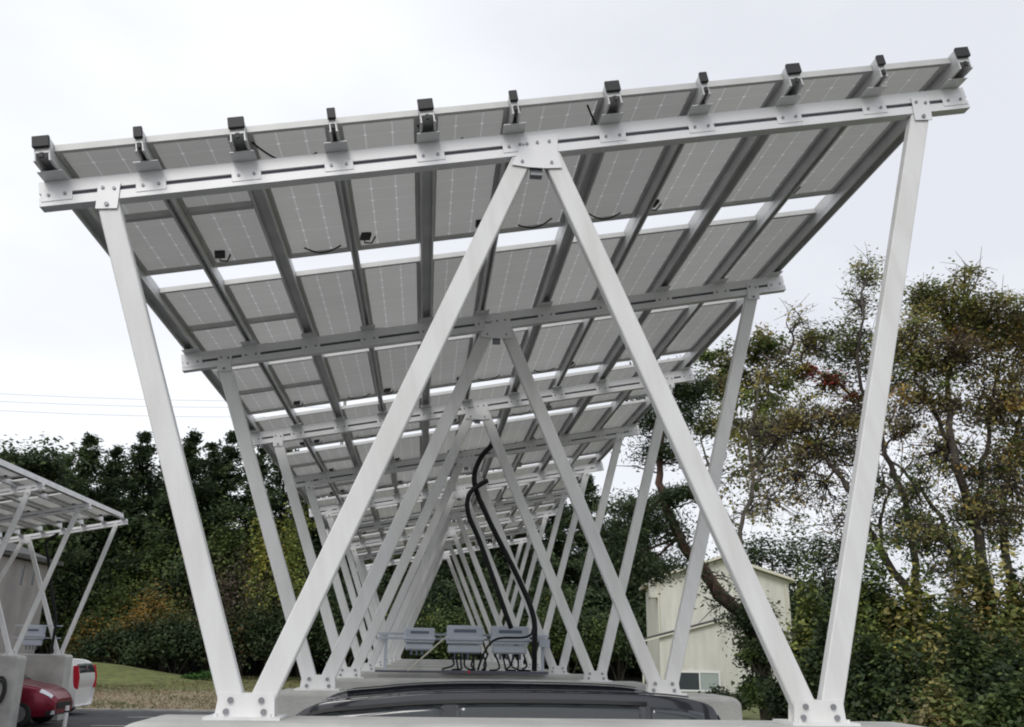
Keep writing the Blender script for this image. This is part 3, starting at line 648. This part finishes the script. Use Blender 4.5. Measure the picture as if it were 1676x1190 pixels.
def lump_tree(name, bpx, bpy, Y, limbs, lumps, label, seed, leaf, bark='bark', tight=.42):
    """limbs: paths of picture points with a start radius; lumps: (px, py, half width, half height, leaves, palette) of the crown"""
    rng = np.random.default_rng(seed); rg = random.Random(seed); base = at(bpx, bpy, Y); root = empty(name, (base.x, Y, 0), label, 'tree')
    k = (Y+4.5)/1448.17; t = MB(); nodes = []
    def W(px, py, dy=0): p = at(px, py, Y+dy); return Vector((p.x-base.x, dy, max(p.z, -.2)))
    for pts, r in limbs:
        dy = 0; pp = []
        for q in pts: pp.append(W(q[0], q[1], dy)); dy += rg.uniform(-.5, .6)
        pp = smooth(pp, 5); pp = [p + Vector((rg.gauss(0,.03), rg.gauss(0,.03), 0)) for p in pp]
        t.tube(pp, [.78*r*(1-.72*i_/(len(pp)-1)) for i_ in range(len(pp))], 8); nodes += pp[3:]
    Ps = []; Cs = []
    for (px, py, hx, hy, n, pal) in lumps:
        n = int(n*(1.5 if px > 1440 else 1.05)); hx *= 1.12; hy *= 1.12
        c = W(px, py); R3 = np.array([hx*k, min(hx, hy)*k*1.1, hy*k]); ns = max(6, int(hx*hy/110))
        d = rng.normal(size=(ns,3)); d /= np.linalg.norm(d, axis=1)[:,None]; sub = d*(rng.uniform(0, 1, (ns,1))**.45)*R3 + np.array(c)
        sz = rng.uniform(.25, .6, ns)*min(1.0, .35+R3[2]*.6); kk = rng.integers(0, ns, n)
        p = sub[kk] + rng.normal(size=(n,3))*(sz*np.array(1.0))[kk][:,None]*np.array([1.15,1,.8])*tight*1.3
        Ps.append(p); Cs.append(tints(n, pal, rng, kk))
        cc = min(nodes, key=lambda q: (q-c).length) if nodes else Vector((0,0,0))
        hub = cc.lerp(c, .6)
        t.tube(smooth([cc, cc.lerp(hub, .5)+Vector((rg.gauss(0,.1), 0, .08)), hub], 3), [.045,.04,.036,.033,.03,.027,.024], 6)
        for s_ in sub:
            s_ = Vector(s_); a = min((hub, cc), key=lambda q: (q-s_).length); mid = a.lerp(s_, .5)+Vector((rg.gauss(0,.12), rg.gauss(0,.1), rg.gauss(0,.1)))
            t.tube(smooth([a, mid, s_], 3), [.022,.020,.018,.015,.012,.010,.006], 5)
            for _ in range(5):
                o1 = s_ + Vector((rg.gauss(0,1), rg.gauss(0,1), rg.gauss(0,.8)))*.32
                t.tube([mid.lerp(s_, rg.uniform(.3, 1)), s_.lerp(o1, .5)+Vector((0,0,rg.gauss(0,.05))), o1], [.009, .007, .004], 3)
    t.build('trunk', M[bark], root)
    leafmesh('crown', np.concatenate(Ps), leaf, np.concatenate(Cs), root, .62, 0, seed)
    return root
OY = OLV+YEL[2:]; OB = OLV+BRN+AUT[1:4]; GR = MID+OLV[:2]
lump_tree('deciduous_tree', 1640, 1120, 14, [([(1640,1130),(1618,980),(1590,850),(1562,740),(1552,640),(1560,560)], .19), ([(1618,980),(1560,900),(1530,830),(1478,770),(1440,740)], .10), ([(1640,1130),(1655,960),(1640,840),(1665,700),(1690,600)], .15),
    ([(1590,850),(1610,760),(1625,660),(1640,560)], .09), ([(1562,740),(1530,680),(1500,620),(1490,560)], .08), ([(1655,960),(1600,1000),(1560,1010)], .05)],
    [(1630,520,75,48,3400,OY), (1545,505,65,42,2800,OY+YEL[:1]), (1690,570,55,75,3000,OB), (1570,585,85,50,3600,OB), (1485,560,48,48,1900,OY), (1640,660,62,50,2300,OB), (1520,655,60,34,1500,OB), (1690,740,50,60,1700,OB+MID), (1470,700,34,30,500,OB), (1600,770,60,40,600,GR), (1500,800,55,40,420,GR), (1640,850,50,40,900,GR), (1590,450,30,16,260,OY), (1500,480,26,20,260,OY), (1560,548,20,12,120,[(.30,.16,.02)]), (1540,740,60,50,700,OB), (1600,840,60,50,800,GR+OB), (1660,800,50,60,800,OB), (1500,880,60,40,900,GR), (1570,920,60,50,1100,GR+YEL[:1])],
    'large spreading tree at the right edge with dark forking stems and olive crown', 71, .085)
lump_tree('deciduous_tree', 1545, 1130, 17, [([(1545,1140),(1500,1000),(1440,900),(1400,820),(1360,760),(1310,710)], .17), ([(1500,1000),(1495,880),(1468,780),(1432,690),(1405,600),(1412,500)], .13), ([(1440,900),(1450,820),(1500,740)], .07), ([(1432,690),(1385,640),(1340,610),(1290,580)], .06)],
    [(1420,445,36,32,650,YEL+OLV), (1405,500,28,40,420,OY), (1400,570,55,46,2000,GR+YEL[2:]), (1330,555,52,34,1200,OY), (1300,520,22,22,180,OY), (1325,608,30,15,330,RED+OB[:2]), (1362,625,34,18,420,RED+OB[:2]), (1400,655,30,18,330,RED+OB[:2]), (1350,630,50,26,700,OY), (1310,690,60,30,1500,OB), (1400,690,58,32,2000,OB+DARK), (1355,745,70,32,1500,OB+GR), (1305,610,30,18,320,[(.24,.20,.03)]+YEL), (1320,660,24,18,220,[(.24,.20,.03)]+YEL), (1450,620,40,50,1300,GR), (1340,800,60,36,420,OB), (1290,790,50,40,300,OB), (1440,790,36,36,500,GR), (1480,860,50,36,700,GR), (1390,860,50,50,400,OB), (1340,720,60,50,700,OB), (1250,720,50,50,300,OB)],
    'thin leaning tree behind the front right leg with a spray of red leaves', 75, .09)
lump_tree('deciduous_tree', 1235, 1090, 25, [([(1235,1100),(1222,960),(1208,880),(1170,800),(1150,720)], .14), ([(1222,960),(1212,870),(1232,800),(1228,730),(1240,640),(1262,590)], .12), ([(1228,730),(1190,660),(1180,600)], .06)],
    [(1185,590,46,34,1800,GR+YEL[2:]), (1240,572,44,30,1700,GR), (1200,640,50,40,1900,YEL+OLV), (1262,640,44,40,1700,OY), (1225,700,60,44,1600,YEL+OLV), (1285,700,40,40,700,OY), (1255,770,60,32,700,YEL[2:]+OLV), (1160,700,26,40,500,YEL+OLV), (1180,780,40,40,260,OLV), (1280,820,56,36,260,OLV), (1230,840,40,30,120,OLV), (1290,600,34,36,500,OY)],
    'slim yellow-green tree crossed by the second right leg', 83, .15, 'palebark')
# leaning pine
root = empty('leaning_pine', (at(1262,1100,22).x, 22, 0), 'leaning pine with reddish trunk crossing in front of the cream house', 'tree')
ox = root.location.x
tp = [at(1262,1100,22), at(1232,1030,22), at(1190,985,22), at(1150,930,22), at(1112,880,22), at(1088,820,22), at(1078,760,22), at(1085,700,22), at(1090,650,22)]
tp = [Vector((p.x-ox, 0, p.z)) for p in tp]; tp[0].z = -.2
t = MB(); tpp = smooth(tp, 4); rj = random.Random(8)
t.tube([p+Vector((rj.gauss(0,.035), rj.gauss(0,.03), 0)) for p in tpp], [r_*rj.uniform(.86, 1.12) for r_ in np.linspace(.25, .06, 33)], 9)
rng = np.random.default_rng(9); Ps = []; Ks = []
for i_ in range(2, 19):          # hanging ivy and needles along the lower stem
    q_ = tpp[i_]; n_ = 330 if i_ < 8 else 90
    Ps.append(np.array(q_) + rng.normal(size=(n_,3))*np.array([.24,.2,.34]) + np.array([0,-.1,-.25])); Ks.append(np.full(n_, i_))
for _ in range(26):
    q_ = tpp[rj.randint(8, 26)]; e_ = q_ + Vector((rj.gauss(0,.8), rj.gauss(0,.4), rj.gauss(.1,.5)))
    t.tube([q_, q_.lerp(e_, .5)+Vector((0,0,.1)), e_], [.03, .018, .006], 4)
for i, (px, py, hx, hy) in enumerate(((1092,640,52,36), (1060,690,42,34), (1120,700,40,34), (1085,745,42,24), (1030,835,42,26), (1070,870,45,28), (1005,880,38,26), (1110,815,26,18), (1135,650,30,26), (1040,640,30,26), (1010,930,40,30), (1060,935,36,26))):
    c = at(px, py, 22); k = 26.5/1448.17
    p, kk = blob(rng, (c.x-ox, 0, c.z), (hx*k*1.1, .85, hy*k*1.15), 2600, 16, .42); Ps.append(p); Ks.append(kk+i*12)
    a = min(tp[3:], key=lambda q: (q-Vector((c.x-ox, 0, c.z))).length)
    t.tube(smooth([a, (a+Vector((c.x-ox, .2, c.z)))/2+Vector((0,0,.1)), (c.x-ox, 0, c.z)], 3), [.06,.05,.045,.04,.03,.025,.02], 6)
t.build('trunk', M['pinebark'], root)
P = np.concatenate(Ps); K = np.concatenate(Ks); leafmesh('crown', P, .15, tints(len(P), DARK, rng, K), root, .3, 0, 4)
# ivy on the base of the pine and hedge line
def spot(px, pyt, pyb, Y, halfpx, label, seed, pal, n, leaf, name='shrub', lob=2, group=None, pals=None):
    k = 1448.17/(Y+4.5); p = at(px, pyt, Y); q = at(px, pyb, Y); hw = halfpx/k; rg = random.Random(seed)
    zc0 = max(q.z, 0); parts = []
    for i in range(lob):
        f = (i+.5)/lob; zc = zc0+(p.z-zc0)*f; parts.append((rg.uniform(-.3,.3)*hw, 0, zc, hw*rg.uniform(.75,1), hw*.6, (p.z-zc0)/lob*.62))
    round_tree(name, p.x, Y, parts, label, seed, group, n, leaf, pal, cat='shrub', tr=.05, z=0, tight=.3, nsub=18, pals=pals)
spot(1235, 985, 1165, 21.5, 36, 'dark ivy column climbing the foot of the leaning pine', 90, DARK+MID[:2], 9000, .12, 'ivy', 3)
gR = 'undergrowth on the right beside the carport'
US = [(1320,925,16,50,'bright green bush behind the front right inner leg',MID+YEL[:1]), (1345,985,14,48,'dark bush between the two front right legs',MID[:2]+DARK), (1430,880,13,55,'tall green thicket just right of the front right leg',MID+YEL[1:3]),
      (1500,905,12.5,60,'yellow-green thicket right of the front right leg',MID+YEL+OLV), (1580,880,13,60,'leafy thicket under the large sparse tree',MID+OLV+AUT[:1]), (1655,900,12,50,'leafy thicket at the right edge of the picture',MID+OLV),
      (1410,1010,10.5,55,'dark lower bush touching the front right leg',DARK+MID), (1490,1030,10,60,'dark lower bush beyond the end of the front concrete block',DARK+MID[:2]), (1570,1010,10,60,'dark lower bush right of the front concrete block',DARK+MID), (1650,1020,9.5,55,'dark lower bush at the right edge',DARK+MID[:2]),
      (1540,1120,8,70,'low grey-green groundcover bush in the bottom right corner',MID+OLV), (1650,1105,7.5,60,'low green bush filling the bottom right corner',MID), (1290,1085,18,40,'small dark bush right of the ivy',DARK), (1180,1125,26,40,'dark hedge in front of the cream house',DARK)]
for i, (px, pyt, Y, hp, lab, pal) in enumerate(US):
    shrub(px, pyt, Y, hp, lab, 200+i, pal, 9000 if Y < 15 else 5000, .10 if Y < 11 else .125, group=gR, lob=3)

# ------------------------------------------------------------------ buildings
h = empty('cream_house', (16.2, 38, 0), 'cream two-storey gabled house behind the leaning pine', 'house'); h.rotation_euler = (0, 0, math.radians(-9))
def loc(px, py): p = at(px, py, 38); return (p.x-16.2, p.z)
A = loc(1080,944); Rg = loc(1182,915); B = loc(1285,942)
wl, wr_ = -3.0, 3.2; ez = 5.35; rz_ = 6.35; rx = .15
m = MB(); m.prism([(wl, 0), (wr_, 0), (wr_, ez), (rx, rz_), (wl, ez)], 0, 7); m.build('wall', M['cream'], h)
m = MB(); m.bar((wl-.35, 3.4, ez-.02), (rx, 3.4, rz_+.10), .12, 7.6); m.bar((rx, 3.4, rz_+.10), (wr_+.3, 3.4, ez+.0), .12, 7.6); m.build('roof', M['creamtrim'], h)
m = MB(); m.box(wl-.35, wl-.002, .0, .9, 4.5, ez-.1); m.build('eave_box', M['cream'], h)
m = MB(); m.bar((wl-.9, -.10, 2.55), (rx-.1, -.10, 3.60), .09, .18); m.bar((rx+.1, -.10, 3.6), (wr_+.1, -.10, 2.9), .09, .18); m.build('lower_eave', M['roofdark'], h)
m = MB(); m.bar((wl-.9, -.12, 2.46), (rx-.1, -.12, 3.51), .07, .14); m.build('eave_trim', M['creamtrim'], h)
m = MB()
for i_ in range(1, 14): m.box(wl-.002, wr_+.002, -.002, .003, i_*.40-.003, i_*.40+.003)
m.box(.14, .16, -.006, .003, 0, 6.2); m.build('siding_joint', M['creamtrim'], h)
m = MB(); m.tube([(wr_-.15, -.07, ez-.15), (wr_-.15, -.07, .1)], .045, 8); m.tube([(wl+.02, -.09, ez-.1), (wl+.02, -.09, 2.7)], .04, 8); m.build('downpipe', M['creamtrim'], h)
m = MB(); m.box(wl-.85, wl-.78, -.3, -.2, 0, 2.5); m.build('porch_post', M['creamtrim'], h)
wx0, wz0 = loc(1108,1129); wx1, wz1 = loc(1176,1102)
m = MB(); m.box(wx0-.08, wx1+.08, -.06, .0, wz1, wz1+.08); m.box(wx0-.08, wx1+.08, -.06, 0, wz0-.08, wz0); m.box(wx0-.08, wx0, -.06, 0, wz0, wz1); m.box(wx1, wx1+.08, -.06, 0, wz0, wz1); m.box((wx0+wx1)/2+.1, (wx0+wx1)/2+.16, -.06, 0, wz0, wz1)
wf = m.build('window', M['carwhite'], h)
m = MB(); m.box(wx0, (wx0+wx1)/2+.1, -.03, -.01, wz0, wz1); m.build('pane', M['winglass'], wf)
m = MB(); m.box((wx0+wx1)/2+.16, wx1, -.03, -.01, wz0, wz1); m.build('pane', M['curtain'], wf)
p = at(72, 1000, 36); p.x -= .1; g = empty('grey_house', (p.x, 30, 0), 'grey rendered house under a dark eave behind the left carport', 'house')
m = MB(); m.box(-9, 0, 0, 6, 0, at(60, 905, 30).z); m.build('wall', M['greywall'], g)
ze = at(60, 905, 30).z; m = MB(); m.bar((-9.5, 3.5, ze+.1), (.3, 3.0, ze+.12), .16, 6.6); m.prism([(-9.3, ze+.16), (.25, ze+.18), (-1.5, ze+.9), (-7.5, ze+1.2)], 0, 6); m.build('roof', M['roofdark'], g)
m = MB(); m.box(-8.9, -.05, -.02, .003, 1.9, 1.94); m.tube([(-.25, -.06, ze), (-.25, -.06, .1)], .05, 8); m.build('downpipe', M['pole'], g)
for px in (36, 54):
    a = at(px-4, 958, 30); b_ = at(px+4, 930, 30); m = MB(); m.box(a.x-p.x, b_.x-p.x, -.03, .02, a.z, b_.z+.1); w_ = m.build('window', M['winglass'], g)
# ------------------------------------------------------------------ utility pole and wires
pp = at(566, 640, 72)
up_ = empty('utility_pole', (pp.x, 72, 0), 'concrete utility pole far behind the carport roof carrying the overhead wires', 'utility pole')
m = MB(); m.tube([(0,0,0), (0,0,pp.z+.6)], [.2, .13], 10); m.build('mast', M['pole'], up_)
m = MB(); m.box(-.9, .9, -.06, .06, pp.z-.1, pp.z+.02); m.build('crossarm', M['pole'], up_)
for i, (ya, ye, lab) in enumerate(((642, 656, 'uppermost'), (655, 666, 'middle'), (670, 682, 'lowest'))):
    a = at(-120, ya-4, 72); e = at(566, ye, 72); m = MB()
    m.tube([(a.x+(e.x-a.x)*t/12, 72, a.z+(e.z-a.z)*t/12-.35*math.sin(math.pi*t/12)) for t in range(13)], .012, 5)
    o = m.build('overhead_wire', M['wire']); tag(o, lab + ' of the three thin overhead wires crossing the sky on the left', 'overhead wire', 'overhead wires in the left sky')
